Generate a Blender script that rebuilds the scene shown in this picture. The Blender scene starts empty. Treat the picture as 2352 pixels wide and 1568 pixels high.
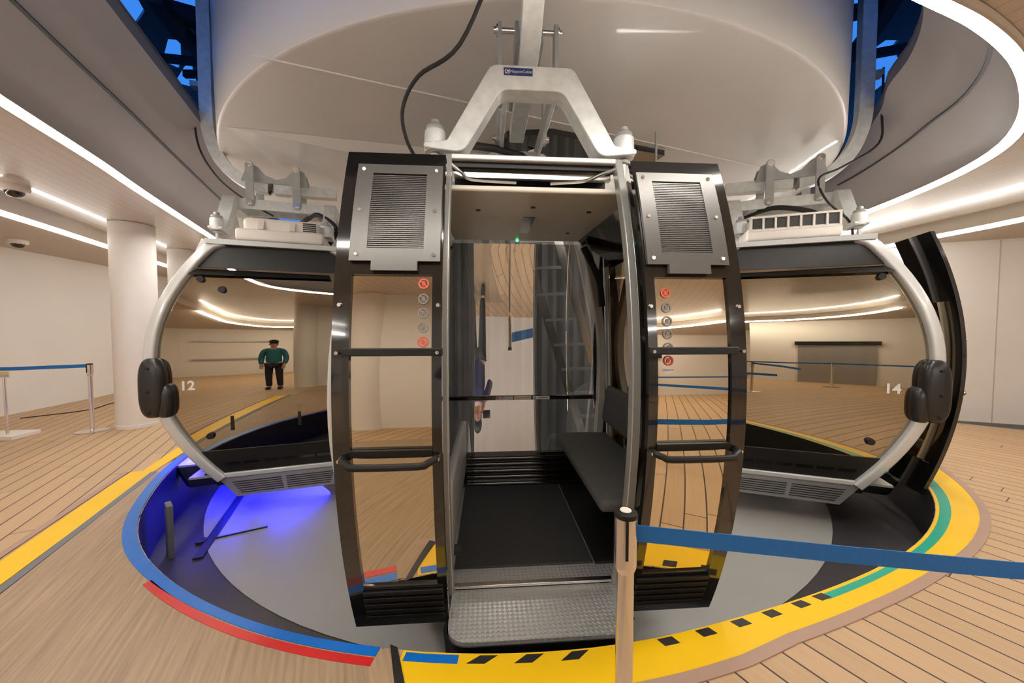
import bpy, bmesh, math, random
from math import sin, cos, pi, radians, sqrt, atan2
from mathutils import Vector, Matrix
from mathutils.geometry import delaunay_2d_cdt

random.seed(7)
SC = bpy.context.scene
COL = SC.collection

# ------------------------------------------------------------------ camera
cam_d = bpy.data.cameras.new('camera'); cam = bpy.data.objects.new('camera', cam_d); COL.objects.link(cam)
cam_d.sensor_width = 36.0; cam_d.lens = 12.704
cam_d.clip_start = 0.02; cam_d.clip_end = 200
cam.location = (0, 0, 1.5); cam.rotation_euler = (radians(90 - 2.2), 0, 0)
SC.camera = cam

# ------------------------------------------------------------------ dusk sky
W = bpy.data.worlds.new('dusk'); SC.world = W; W.use_nodes = True
bg = W.node_tree.nodes['Background']
bg.inputs[0].default_value = (0.045, 0.26, 0.92, 1); bg.inputs[1].default_value = 1.0

# ------------------------------------------------------------------ exposure
SC.view_settings.view_transform = 'Standard'
SC.view_settings.look = 'None'
SC.view_settings.gamma = 1.0
SC.view_settings.use_curve_mapping = False
SC.view_settings.exposure = -0.07
LED_POWER = 72.0

# ------------------------------------------------------------------ materials
def mat(name, col, rough=0.5, metal=0.0, spec=0.5, coat=0.0, noise=0.0, nscale=8.0, bump=0.0):
    m = bpy.data.materials.new(name); m.use_nodes = True
    nt = m.node_tree; b = nt.nodes['Principled BSDF']
    b.inputs['Base Color'].default_value = (*col, 1); b.inputs['Roughness'].default_value = rough
    b.inputs['Metallic'].default_value = metal; b.inputs['Specular IOR Level'].default_value = spec
    b.inputs['Coat Weight'].default_value = coat; b.inputs['Coat Roughness'].default_value = 0.05
    tc = nt.nodes.new('ShaderNodeTexCoord')
    n = nt.nodes.new('ShaderNodeTexNoise'); n.inputs['Scale'].default_value = nscale; n.inputs['Detail'].default_value = 4
    nt.links.new(tc.outputs['Object'], n.inputs['Vector'])
    if noise > 0:
        mx = nt.nodes.new('ShaderNodeMixRGB'); mx.blend_type = 'MULTIPLY'; mx.inputs[1].default_value = (*col, 1)
        rp = nt.nodes.new('ShaderNodeMapRange'); rp.inputs[1].default_value = .3; rp.inputs[2].default_value = .7
        rp.inputs[3].default_value = 1 - noise; rp.inputs[4].default_value = 1 + noise * .3
        nt.links.new(n.outputs['Fac'], rp.inputs[0]); nt.links.new(rp.outputs[0], mx.inputs[2])
        mx.inputs[0].default_value = 1; nt.links.new(mx.outputs[0], b.inputs['Base Color'])
    if bump > 0:
        bp = nt.nodes.new('ShaderNodeBump'); bp.inputs['Strength'].default_value = bump; bp.inputs['Distance'].default_value = .01
        nt.links.new(n.outputs['Fac'], bp.inputs['Height']); nt.links.new(bp.outputs[0], b.inputs['Normal'])
    return m

def emit(name, col, s):
    m = bpy.data.materials.new(name); m.use_nodes = True; nt = m.node_tree
    nt.nodes.remove(nt.nodes['Principled BSDF']); e = nt.nodes.new('ShaderNodeEmission')
    e.inputs[0].default_value = (*col, 1); e.inputs[1].default_value = s
    nt.links.new(e.outputs[0], nt.nodes['Material Output'].inputs[0]); return m

def mirror_glass(name, trans, refl, fac, rough=0.0):
    m = bpy.data.materials.new(name); m.use_nodes = True; nt = m.node_tree
    nt.nodes.remove(nt.nodes['Principled BSDF'])
    t = nt.nodes.new('ShaderNodeBsdfTransparent'); t.inputs[0].default_value = (*trans, 1)
    g = nt.nodes.new('ShaderNodeBsdfGlossy'); g.inputs[0].default_value = (*refl, 1); g.inputs['Roughness'].default_value = rough
    mx = nt.nodes.new('ShaderNodeMixShader'); mx.inputs[0].default_value = fac
    nt.links.new(t.outputs[0], mx.inputs[1]); nt.links.new(g.outputs[0], mx.inputs[2])
    nt.links.new(mx.outputs[0], nt.nodes['Material Output'].inputs[0]); return m

class NT:
    def __init__(s, nt): s.nt = nt
    def m(s, op, a, b=None, c=None):
        n = s.nt.nodes.new('ShaderNodeMath'); n.operation = op
        for i, v in enumerate((a, b, c)):
            if v is None: continue
            if isinstance(v, (int, float)): n.inputs[i].default_value = v
            else: s.nt.links.new(v, n.inputs[i])
        return n.outputs[0]

def planks(name, base, seam, width, length, ang, seamw, rough=0.45, coat=0.0, grain=0.12, ends=True):
    """boards running along an axis turned by ang (from +Y towards -X), dark seams, object coordinates"""
    m = bpy.data.materials.new(name); m.use_nodes = True; nt = m.node_tree; b = nt.nodes['Principled BSDF']; k = NT(nt)
    tc = nt.nodes.new('ShaderNodeTexCoord'); sx = nt.nodes.new('ShaderNodeSeparateXYZ'); nt.links.new(tc.outputs['Object'], sx.inputs[0])
    ca, sa = cos(ang), sin(ang)
    u = k.m('ADD', k.m('MULTIPLY', sx.outputs[0], ca), k.m('MULTIPLY', sx.outputs[1], sa))
    v = k.m('SUBTRACT', k.m('MULTIPLY', sx.outputs[1], ca), k.m('MULTIPLY', sx.outputs[0], sa))
    us = k.m('DIVIDE', u, width); row = k.m('FLOOR', us); fu = k.m('SUBTRACT', us, row)
    s1 = k.m('LESS_THAN', fu, seamw / width)
    wn = nt.nodes.new('ShaderNodeTexWhiteNoise'); wn.noise_dimensions = '1D'; nt.links.new(row, wn.inputs['W'])
    vs = k.m('ADD', k.m('DIVIDE', v, length), k.m('MULTIPLY', wn.outputs['Value'], 7.3)); fl = k.m('FLOOR', vs)
    s2 = k.m('LESS_THAN', k.m('SUBTRACT', vs, fl), seamw * .7 / length)
    sm = k.m('MAXIMUM', s1, s2) if ends else s1
    wn2 = nt.nodes.new('ShaderNodeTexWhiteNoise'); wn2.noise_dimensions = '2D'
    cb = nt.nodes.new('ShaderNodeCombineXYZ'); nt.links.new(row, cb.inputs[0]); nt.links.new(fl, cb.inputs[1]); nt.links.new(cb.outputs[0], wn2.inputs['Vector'])
    gc = nt.nodes.new('ShaderNodeCombineXYZ'); nt.links.new(k.m('MULTIPLY', u, 60), gc.inputs[0]); nt.links.new(k.m('MULTIPLY', v, 2.2), gc.inputs[1])
    gn = nt.nodes.new('ShaderNodeTexNoise'); gn.inputs['Scale'].default_value = 1; gn.inputs['Detail'].default_value = 3; nt.links.new(gc.outputs[0], gn.inputs['Vector'])
    val = k.m('ADD', k.m('ADD', k.m('MULTIPLY', k.m('SUBTRACT', gn.outputs['Fac'], .5), grain * 2), 1.0),
              k.m('MULTIPLY', k.m('SUBTRACT', wn2.outputs['Value'], .5), .10 if ends else 0.03))
    vm = nt.nodes.new('ShaderNodeVectorMath'); vm.operation = 'SCALE'; vm.inputs[0].default_value = base; nt.links.new(val, vm.inputs['Scale'])
    mx = nt.nodes.new('ShaderNodeMixRGB'); nt.links.new(sm, mx.inputs[0]); nt.links.new(vm.outputs[0], mx.inputs[1]); mx.inputs[2].default_value = (*seam, 1)
    nt.links.new(mx.outputs[0], b.inputs['Base Color'])
    b.inputs['Roughness'].default_value = rough; b.inputs['Coat Weight'].default_value = coat; b.inputs['Coat Roughness'].default_value = .06
    return m

def tread(name):
    m = bpy.data.materials.new(name); m.use_nodes = True; nt = m.node_tree; b = nt.nodes['Principled BSDF']; k = NT(nt)
    b.inputs['Metallic'].default_value = .7; b.inputs['Base Color'].default_value = (.74, .73, .70, 1); b.inputs['Roughness'].default_value = .33
    tc = nt.nodes.new('ShaderNodeTexCoord'); sx = nt.nodes.new('ShaderNodeSeparateXYZ'); nt.links.new(tc.outputs['Object'], sx.inputs[0])
    f = pi / .026
    h = k.m('MULTIPLY', k.m('SINE', k.m('MULTIPLY', k.m('ADD', sx.outputs[0], sx.outputs[1]), f)), k.m('SINE', k.m('MULTIPLY', k.m('SUBTRACT', sx.outputs[0], sx.outputs[1]), f)))
    h2 = k.m('POWER', k.m('MAXIMUM', h, 0.0), 0.8)
    bp = nt.nodes.new('ShaderNodeBump'); bp.inputs['Strength'].default_value = .6; bp.inputs['Distance'].default_value = .005
    nt.links.new(h2, bp.inputs['Height']); nt.links.new(bp.outputs[0], b.inputs['Normal']); return m

M = {}
M['wall'] = mat('wall_paint', (.80, .76, .71), .6, noise=.03, nscale=1.5)
M['column'] = mat('column_paint', (.80, .75, .69), .5, noise=.02)
M['deck'] = planks('deck_boards', (.53, .35, .195), (.06, .035, .03), .145, 2.6, radians(30), .010, .55, .0)
M['vinyl'] = planks('wood_vinyl', (.36, .245, .15), (.40, .25, .14), .19, 3.0, radians(27), .0, .5, .0, grain=.50, ends=False)
M['plank_ceiling'] = planks('ceiling_panels', (.62, .55, .48), (.34, .29, .25), .11, 9.0, radians(22), .004, .25, .75, grain=.03, ends=False)
M['soffit'] = mat('soffit_paint', (.55, .47, .39), .5, noise=.03)
M['fascia'] = mat('fascia_paint', (.40, .37, .372), .5, noise=.03, nscale=1.2)
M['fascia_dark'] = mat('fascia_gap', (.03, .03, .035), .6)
M['lip'] = mat('lip_grey', (.16, .16, .18), .5)
M['drum'] = mat('drum_panel', (.61, .575, .54), .36, noise=.02, nscale=1.0, coat=.2)
M['drum_seam'] = mat('drum_seam', (.80, .78, .74), .4)
M['led'] = emit('led_white', (1.0, .965, .915), LED_POWER)
M['led_right'] = emit('led_right', (1.0, .965, .915), LED_POWER * .29)
M['led_side'] = emit('led_side', (1.0, .965, .915), LED_POWER * .155)
M['green_led'] = emit('status_green', (.05, 1, .25), 6)
M['yellow'] = mat('yellow_paint', (.95, .57, .004), .42, noise=.05, nscale=3)
M['border'] = mat('pink_brown_edge', (.42, .27, .20), .5)
M['blue'] = mat('blue_tape', (.003, .15, .58), .35, noise=.08, nscale=5)
M['red'] = mat('red_tape', (.62, .02, .02), .35, noise=.12, nscale=6)
M['green'] = mat('green_tape', (.01, .38, .27), .35, noise=.05)
M['black_mark'] = mat('black_tape', (.018, .016, .016), .45)
M['pit_grey'] = mat('pit_epoxy', (.42, .41, .385), .38, noise=.04, nscale=1.5)
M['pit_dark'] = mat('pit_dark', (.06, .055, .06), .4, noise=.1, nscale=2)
M['pit_wall'] = mat('pit_wall', (.03, .03, .033), .5)
M['steel_dark'] = mat('dark_steel', (.03, .035, .05), .4, metal=.3)
M['galv'] = mat('galvanised', (.76, .77, .74), .36, metal=.15, noise=.16, nscale=14)
M['galv_dark'] = mat('grey_steel', (.46, .465, .45), .38, metal=.4, noise=.12, nscale=10)
M['alu'] = mat('aluminium', (.74, .73, .70), .24, metal=1.0, noise=.06, nscale=20)
M['silver'] = mat('silver_paint', (.62, .615, .595), .28, metal=.15, coat=.5)
M['roof_grey'] = mat('roof_grey', (.40, .40, .39), .35, metal=.2)
M['jamb'] = mat('jamb_metal', (.44, .43, .40), .3, metal=.4)
M['chrome'] = mat('polished_steel', (.86, .82, .77), .2, metal=1.0)
M['black_gloss'] = mat('black_gloss', (.010, .009, .008), .10, coat=1.0)
M['black_satin'] = mat('black_satin', (.014, .013, .012), .42, spec=.3)
M['black_rubber'] = mat('black_rubber', (.016, .015, .015), .6, noise=.15, nscale=60, bump=.2)
M['pad'] = mat('bumper_black', (.020, .018, .017), .33, noise=.1, nscale=30, bump=.08)
M['fabric'] = mat('grey_upholstery', (.085, .085, .08), .75, noise=.15, nscale=90, bump=.15)
M['mat_floor'] = mat('rubber_mat', (.034, .033, .033), .65, noise=.25, nscale=150, bump=.3)
M['white_plastic'] = mat('white_plastic', (.80, .74, .66), .4)
M['cream'] = mat('cream_lining', (.86, .78, .66), .35, coat=.3, noise=.02)
M['louver'] = mat('grey_louver', (.36, .36, .345), .42, metal=.2)
M['vent'] = mat('vent_plate', (.15, .143, .132), .38, metal=.5)
M['tread'] = tread('tread_plate')
M['glass'] = mirror_glass('tinted_mirror_glass', (.30, .26, .20), (.64, .57, .45), .62)
M['leaf_glass'] = mirror_glass('door_glass', (.24, .20, .15), (.97, .87, .70), .76)
M['rear_glass'] = mirror_glass('rear_glass', (1.0, 1.0, .98), (1.0, .99, .97), .68)
M['sticker_white'] = mat('sticker_white', (.75, .72, .66), .4)
M['sticker_red'] = mat('sticker_red', (.70, .12, .07), .4)
M['sticker_grey'] = mat('sticker_grey', (.22, .20, .18), .4)
M['plate_blue'] = mat('plate_blue', (.015, .03, .14), .4)
M['belt'] = mat('belt_blue', (.008, .16, .50), .6, noise=.08, nscale=80)
M['curtain'] = mat('grey_curtain', (.34, .34, .33), .5, noise=.1, nscale=3)
M['skin'] = mat('skin', (.50, .28, .19), .5)
M['jacket'] = mat('navy_jacket', (.012, .022, .11), .55)
M['jeans'] = mat('dark_trousers', (.018, .018, .025), .7)
M['teal'] = mat('teal_jacket', (.015, .16, .20), .6)
M['shoe'] = mat('black_shoe', (.01, .01, .01), .5)
M['hair'] = mat('dark_hair', (.012, .009, .008), .5)
M['carpet'] = mat('grey_carpet', (.10, .10, .11), .9, noise=.15, nscale=60)
M['shutter'] = mat('grey_shutter', (.34, .33, .31), .35, metal=.4)

# ------------------------------------------------------------------ object helpers
def tag(o, label=None, cat=None, group=None, kind=None):
    if label: o['label'] = label
    if cat: o['category'] = cat
    if group: o['group'] = group
    if kind: o['kind'] = kind
    return o

def thing(name, label, cat, loc=(0, 0, 0), rotz=0, group=None):
    o = bpy.data.objects.new(name, None); COL.objects.link(o); o.empty_display_size = .1
    o.location = loc; o.rotation_euler = (0, 0, rotz); return tag(o, label, cat, group)

class MB:
    def __init__(s): s.bm = bmesh.new()
    def face(s, vs):
        try: return s.bm.faces.new(vs)
        except ValueError: return None
    def box(s, c, size, rot=None, bev=0):
        mtx = Matrix.Translation(Vector(c)) @ (rot.to_4x4() if rot is not None else Matrix()) @ Matrix.Diagonal((*size, 1))
        r = bmesh.ops.create_cube(s.bm, size=1, matrix=mtx)
        if bev:
            es = {e for v in r['verts'] for e in v.link_edges}
            bmesh.ops.bevel(s.bm, geom=list(es), offset=bev, segments=3, affect='EDGES', profile=.5)
        return s
    def cyl(s, p0, p1, r, n=20, r2=None, caps=True):
        p0, p1 = Vector(p0), Vector(p1); d = p1 - p0
        q = d.to_track_quat('Z', 'Y').to_matrix().to_4x4()
        bmesh.ops.create_cone(s.bm, cap_ends=caps, segments=n, radius1=r, radius2=r if r2 is None else r2, depth=d.length,
                              matrix=Matrix.Translation((p0 + p1) / 2) @ q); return s
    def ball(s, c, size, n=20, p=2.0):
        r = bmesh.ops.create_uvsphere(s.bm, u_segments=n, v_segments=max(8, n // 2 + 2), radius=1)
        for v in r['verts']:
            co = v.co.copy()
            if p != 2.0:
                co = Vector([math.copysign(abs(a) ** (2 / p), a) for a in co])
            v.co = Vector((co.x * size[0], co.y * size[1], co.z * size[2])) + Vector(c)
        return s
    def lathe(s, prof, c=(0, 0, 0), n=32, a0=0, a1=2 * pi):
        full = abs(a1 - a0 - 2 * pi) < 1e-6; rows = []
        for i in range(n if full else n + 1):
            a = a0 + (a1 - a0) * i / n
            rows.append([s.bm.verts.new((c[0] + r * cos(a), c[1] + r * sin(a), c[2] + z)) for r, z in prof])
        for i in range(n):
            A, B = rows[i], rows[(i + 1) % len(rows)]
            for j in range(len(prof) - 1): s.face((A[j], B[j], B[j + 1], A[j + 1]))
        bmesh.ops.remove_doubles(s.bm, verts=[v for r in rows for v in r], dist=1e-5)
        return s
    def grid(s, rows, closed=False):
        R = [[s.bm.verts.new(p) for p in r] for r in rows]; n = len(R)
        for i in range(n if closed else n - 1):
            A, B = R[i], R[(i + 1) % n]
            for j in range(len(A) - 1): s.face((A[j], A[j + 1], B[j + 1], B[j]))
        return s
    def slab(s, top, bot):
        """two matching grids of points joined into a closed shell"""
        T = [[s.bm.verts.new(p) for p in r] for r in top]; B = [[s.bm.verts.new(p) for p in r] for r in bot]
        n, m = len(T), len(T[0])
        for i in range(n - 1):
            for j in range(m - 1):
                s.face((T[i][j], T[i][j + 1], T[i + 1][j + 1], T[i + 1][j])); s.face((B[i][j], B[i + 1][j], B[i + 1][j + 1], B[i][j + 1]))
        for j in range(m - 1):
            s.face((T[0][j], B[0][j], B[0][j + 1], T[0][j + 1])); s.face((T[-1][j], T[-1][j + 1], B[-1][j + 1], B[-1][j]))
        for i in range(n - 1):
            s.face((T[i][0], T[i + 1][0], B[i + 1][0], B[i][0])); s.face((T[i][-1], B[i][-1], B[i + 1][-1], T[i + 1][-1]))
        return s
    def sweep(s, pts, sec, up=(0, 0, 1), closed=False, caps=True):
        pts = [Vector(p) for p in pts]; n = len(pts); rings = []
        for i, p in enumerate(pts):
            a = pts[(i - 1) % n] if closed or i > 0 else p; b = pts[(i + 1) % n] if closed or i < n - 1 else p
            t = (b - a).normalized(); u = Vector(up); sd = t.cross(u)
            if sd.length < 1e-4: sd = t.cross(Vector((1, 0, 0)))
            sd.normalize(); u2 = sd.cross(t).normalized()
            rings.append([s.bm.verts.new(p + sd * x + u2 * y) for x, y in sec])
        m = len(sec)
        for i in range(n if closed else n - 1):
            A, B = rings[i], rings[(i + 1) % n]
            for j in range(m): s.face((A[j], A[(j + 1) % m], B[(j + 1) % m], B[j]))
        if caps and not closed: s.face(rings[0][::-1]); s.face(rings[-1])
        return s
    def tube(s, pts, r, n=10, closed=False, smooth=0):
        if smooth: pts = spline(pts, smooth, closed)
        return s.sweep(pts, [(r * cos(2 * pi * i / n), r * sin(2 * pi * i / n)) for i in range(n)], closed=closed, up=(.123, .2, .97))
    def bar(s, pts, w, h, up=(0, 0, 1), closed=False, smooth=0):
        if smooth: pts = spline(pts, smooth, closed)
        return s.sweep(pts, [(-w / 2, -h / 2), (w / 2, -h / 2), (w / 2, h / 2), (-w / 2, h / 2)], up=up, closed=closed)
    def prism(s, poly, f, t0, t1):
        """poly = 2-D outline; f(a,b,t) -> point"""
        A = [s.bm.verts.new(f(a, b, t0)) for a, b in poly]; B = [s.bm.verts.new(f(a, b, t1)) for a, b in poly]; n = len(poly)
        s.face(A[::-1]); s.face(B)
        for i in range(n): s.face((A[i], A[(i + 1) % n], B[(i + 1) % n], B[i]))
        return s
    def build(s, name, m, parent=None, smooth=35, bev=0):
        bmesh.ops.recalc_face_normals(s.bm, faces=s.bm.faces[:])
        me = bpy.data.meshes.new(name); s.bm.to_mesh(me); s.bm.free()
        me.materials.append(M[m] if isinstance(m, str) else m)
        if smooth:
            me.polygons.foreach_set('use_smooth', [True] * len(me.polygons)); me.set_sharp_from_angle(angle=radians(smooth))
        o = bpy.data.objects.new(name, me); COL.objects.link(o)
        if parent is not None: o.parent = parent
        if bev:
            md = o.modifiers.new('bevel', 'BEVEL'); md.width = bev; md.segments = 2; md.limit_method = 'ANGLE'
        return o

def spline(pts, k=6, closed=False):
    P = [Vector(p) for p in pts]; n = len(P); out = []
    for i in range(n if closed else n - 1):
        p0 = P[(i - 1) % n] if closed or i else P[0] * 2 - P[1]; p1 = P[i]; p2 = P[(i + 1) % n]
        p3 = P[(i + 2) % n] if closed or i < n - 2 else P[-1] * 2 - P[-2]
        for j in range(k):
            t = j / k
            out.append(.5 * ((2 * p1) + (p2 - p0) * t + (2 * p0 - 5 * p1 + 4 * p2 - p3) * t * t + (3 * p1 - p0 - 3 * p2 + p3) * t ** 3))
    if not closed: out.append(P[-1].copy())
    return out

def fillet(pts, r, n=5):
    """round the inner corners of an open or closed 2-D polyline given as (x,y[,r])"""
    out = []; N = len(pts)
    for i in range(N):
        p = Vector(pts[i][:2]); rr = pts[i][2] if len(pts[i]) > 2 else r
        a = Vector(pts[i - 1][:2]); b = Vector(pts[(i + 1) % N][:2])
        if rr <= 0: out.append(tuple(p)); continue
        da, db = (a - p).normalized(), (b - p).normalized(); ang = da.angle(db)
        d = min(rr / math.tan(ang / 2), (a - p).length * .49, (b - p).length * .49)
        s, e = p + da * d, p + db * d
        for k in range(n + 1):
            t = k / n; out.append(tuple((1 - t) ** 2 * s + 2 * t * (1 - t) * p + t * t * e))
    return out

def flat(name, outer, holes, z, m, parent=None, up=True, thick=0.0):
    """horizontal sheet with holes, optionally a slab"""
    vs, es, = [], []
    for loop in [outer] + holes:
        b = len(vs); n = len(loop); vs += [Vector(p[:2]) for p in loop]; es += [(b + i, b + (i + 1) % n) for i in range(n)]
    v2, e2, f2, *_ = delaunay_2d_cdt(vs, es, [], 0, 1e-6)
    def inside(p, lp):
        c = False; n = len(lp)
        for i in range(n):
            x1, y1 = lp[i][:2]; x2, y2 = lp[(i + 1) % n][:2]
            if (y1 > p[1]) != (y2 > p[1]) and p[0] < (x2 - x1) * (p[1] - y1) / (y2 - y1) + x1: c = not c
        return c
    bm = bmesh.new(); V = [bm.verts.new((p[0], p[1], z)) for p in v2]
    for f in f2:
        c = sum((v2[i] for i in f), Vector((0, 0))) / len(f)
        if inside(c, outer) and not any(inside(c, h) for h in holes):
            try: bm.faces.new([V[i] for i in f])
            except ValueError: pass
    for v in [v for v in bm.verts if not v.link_faces]: bm.verts.remove(v)
    bmesh.ops.recalc_face_normals(bm, faces=bm.faces[:])
    if bm.faces and (sum(f.normal.z for f in bm.faces) > 0) != up: bmesh.ops.reverse_faces(bm, faces=bm.faces[:])
    if thick:
        r = bmesh.ops.extrude_face_region(bm, geom=bm.faces[:])
        for e in r['geom']:
            if isinstance(e, bmesh.types.BMVert): e.co.z += thick
        bmesh.ops.recalc_face_normals(bm, faces=bm.faces[:])
    me = bpy.data.meshes.new(name); bm.to_mesh(me); bm.free(); me.materials.append(M[m])
    o = bpy.data.objects.new(name, me); COL.objects.link(o)
    if parent is not None: o.parent = parent
    return o

def text(name, s, size, m, parent, mtx, depth=.001, align='CENTER', bold=0):
    cu = bpy.data.curves.new(name, 'FONT'); cu.body = s; cu.size = size; cu.extrude = depth; cu.align_x = align; cu.align_y = 'CENTER'; cu.offset = bold
    o = bpy.data.objects.new(name, cu); COL.objects.link(o)
    me = bpy.data.meshes.new_from_object(o.evaluated_get(bpy.context.evaluated_depsgraph_get()))
    bpy.data.objects.remove(o); bpy.data.curves.remove(cu)
    me.transform(mtx); me.materials.clear(); me.materials.append(M[m]); me.name = name
    r = bpy.data.objects.new(name, me); COL.objects.link(r); r.parent = parent; return r

def struct(o): o['kind'] = 'structure'; return o

# ------------------------------------------------------------------ plan curves (metres)
PC = Vector((.06, 6.2))                     # centre of the turn-round pit
PIT = [(-180, 4.55), (-120, 4.5), (-90, 4.2), (-72, 4.28), (-62, 4.35), (-54, 4.404), (-47.7, 4.459), (-41.2, 4.54), (-35.2, 4.588), (-29.4, 4.604),
       (-23, 4.614), (-17.7, 4.622), (-13.7, 4.622), (-10.3, 4.615), (-4.4, 4.604), (-.7, 4.59), (5.1, 4.568), (9.3, 4.545), (13.9, 4.517),
       (21.3, 4.52), (28.7, 4.565), (33.9, 4.618), (39.3, 4.675), (44.5, 4.727), (48.9, 4.767), (52.9, 4.79), (65, 4.83), (90, 4.8), (130, 4.65), (180, 4.55)]
def pit_r(a):
    for (a0, r0), (a1, r1) in zip(PIT, PIT[1:]):
        if a0 <= a <= a1:
            t = (a - a0) / (a1 - a0); return r0 + (r1 - r0) * t
    return 4.55
def pit_pt(a, off=0.0):
    r = sum(pit_r(max(-180, min(180, a + d))) for d in (-3, -1.5, 0, 1.5, 3)) / 5 + off
    return (PC.x + r * sin(radians(a)), PC.y - r * cos(radians(a)))
pit_loop = [pit_pt(a) for a in range(-180, 180, 2)]

# ------------------------------------------------------------------ room shell
room = [(-5.85, -8.2), (9.5, -8.2), (9.5, 4.91), (6.6, 6.04), (5.5, 12.8), (-9.95, 12.8)]
fl = struct(flat('floor', room, [pit_loop], 0, 'deck'))
# wood-look vinyl between the straight yellow line and the pit
vin = [(-3.69, 3.70), (-2.87, 1.97), (-1.62, -.75), (.42, -.75), (-.36, 1.27), (-.56, 1.63)] + [pit_pt(a, .02) for a in range(-9, -57, -2)]
struct(flat('floor', vin, [], .002, 'vinyl', thick=.004))
struct(flat('floor', [(6.55, 6.0), (9.48, 4.88), (9.48, 3.75)], [], .003, 'carpet'))
# pit
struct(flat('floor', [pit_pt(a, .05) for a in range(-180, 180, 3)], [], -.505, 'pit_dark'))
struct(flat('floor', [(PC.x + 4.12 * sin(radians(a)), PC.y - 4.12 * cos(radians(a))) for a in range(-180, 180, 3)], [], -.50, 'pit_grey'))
mb = MB(); mb.grid([[(*p, 0.0), (*p, -.06), (*p, -.51)] for p in pit_loop], closed=True); struct(mb.build('wall_pit', 'pit_wall'))

def wall(name, a, b, h0, h1, m='wall', th=.12):
    a, b = Vector(a), Vector(b); d = (b - a).normalized(); n = Vector((d.y, -d.x)) * th   # thickness on the outer side
    mb = MB(); P = [a, b, b + n, a + n]
    mb.prism([(p.x, p.y) for p in P], lambda x, y, t: (x, y, t), h0, h1)
    return struct(mb.build(name, m, smooth=0))
H = 2.87
wall('wall_left', room[5], room[0], 0, 3.3); wall('wall_back', room[0], room[1], 0, 3.3); wall('wall_right', room[1], room[2], 0, 3.3)
wall('wall_front', room[2], room[3], 0, 3.3); wall('wall_inner', room[3], room[4], 0, 3.3); wall('wall_far', room[4], room[5], 0, 3.3)

wall('wall_rear', (-1.45, -1.45), (1.75, -1.45), 0, 3.05, th=.5); wall('wall_back', (1.75, -5.0), (9.4, -5.0), 0, 3.3, th=.2)
# ceiling: plank field at 3.05, lower soffit towards the walls, opening for the ring
inner = [(1.2, 1.46), (1.62, 1.62), (1.984, 1.742), (2.155, 1.798), (2.335, 1.863), (2.632, 1.99), (2.944, 2.15), (3.348, 2.404), (3.738, 2.698), (4.096, 3.064), (4.335, 3.471), (4.506, 3.957), (4.642, 4.621), (4.70, 5.15), (4.72, 5.6)]
inner += [(4.9, 6.7), (5.0, 8.2), (4.3, 10.6), (0, 12.1), (-4.5, 11.2), (-6.3, 8.95)]
inner += [(-5.55, 7.25), (-4.79, 5.54), (-4.14, 4.08), (-3.81, 3.39), (-3.42, 2.47), (-3.05, 1.66), (-2.75, 1.0), (-2.3, .45), (-1.3, .3), (-.3, .62), (.6, 1.12)]
drop = [(5.2, 12.5), (5.9, 9.0), (6.1, 7.0), (6.21, 5.54), (6.31, 4.52), (6.15, 2.8), (5.7, .8), (4.9, -1.6), (4.2, -3.3), (2.9, -4.2), (1.3, -4.5), (-.3, -5.8), (-1.8, -6.4), (-2.9, -5.2), (-3.3, -3.6), (-3.9, -1.0), (-5.94, 4.26), (-6.68, 6.05), (-8.6, 10.7), (-8.8, 12.5)]
drop_s = [(p.x, p.y) for p in spline([(*p, 0) for p in drop], 4, True)]
struct(flat('ceiling', drop_s, [inner], 3.05, 'plank_ceiling', up=False))
big = [(-6.05, -8.4), (9.7, -8.4), (9.7, 5.1), (6.8, 6.2), (5.7, 13.0), (-10.1, 13.0)]
struct(flat('ceiling', big, [drop_s], H, 'soffit', up=False))
mb = MB(); mb.grid([[(*p, H - .002), (*p, 3.07)] for p in drop_s], closed=True); struct(mb.build('trim_1', 'wall', smooth=60))

# funnel-shaped fascia rising from the light line to the lip of the roof opening
def lerp_loop(A, B, t): return [(a[0] + (b[0] - a[0]) * t, a[1] + (b[1] - a[1]) * t) for a, b in zip(A, B)]
LIPR = [(1.0, 2.05), (1.3, 2.12)] + [(1.37 + 2.61 * sin(radians(a)), 4.77 - 2.61 * cos(radians(a))) for a in (6, 12, 18, 24, 31, 39, 48, 57, 66, 76, 89, 100, 108)]
LIPL = [(4.7, 6.6), (4.8, 8.0), (4.0, 10.4), (0, 11.9), (-4.4, 10.8), (-5.5, 8.7), (-4.9, 7.28), (-4.13, 5.45), (-3.55, 4.09), (-3.28, 3.45), (-2.92, 2.6), (-2.62, 1.95), (-2.3, 1.4), (-1.9, .95), (-1.0, .9), (-.1, 1.4), (.5, 1.8)]
def clear(p, r=4.69):                       # keep the lip outside the round housing
    d = Vector(p) - Vector((.24, 6.79)); return p if d.length > r else tuple(Vector((.24, 6.79)) + d.normalized() * r)
lip = [clear(p) if p[1] > 3.9 and p[0] > 0 else p for p in LIPR + LIPL]
def sl(L): return spline([(*p, 0) for p in L], 3, True)
I3, L3 = sl(inner), sl(lip)
rows = []
for a, b in zip(I3, L3):
    r = []
    for k in range(7):
        t = k / 6; r.append((a.x + (b.x - a.x) * t, a.y + (b.y - a.y) * t, 3.05 + .85 * (t ** .92)))
    rows.append(r)
mb = MB(); mb.grid(rows, closed=True); struct(mb.build('trim_2', 'fascia', smooth=80))
# lip thickness and roof deck above
mb = MB(); mb.grid([[(b.x, b.y, 3.9), (b.x + (b.x - .5) * .004, b.y + .0, 4.04)] for b in L3], closed=True); struct(mb.build('trim_3', 'lip', smooth=80))
struct(flat('ceiling', [(-12, -13), (11, -13), (11, 14), (-12, 14)], [[(b.x, b.y) for b in L3]], 4.05, 'lip', up=False))
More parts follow.
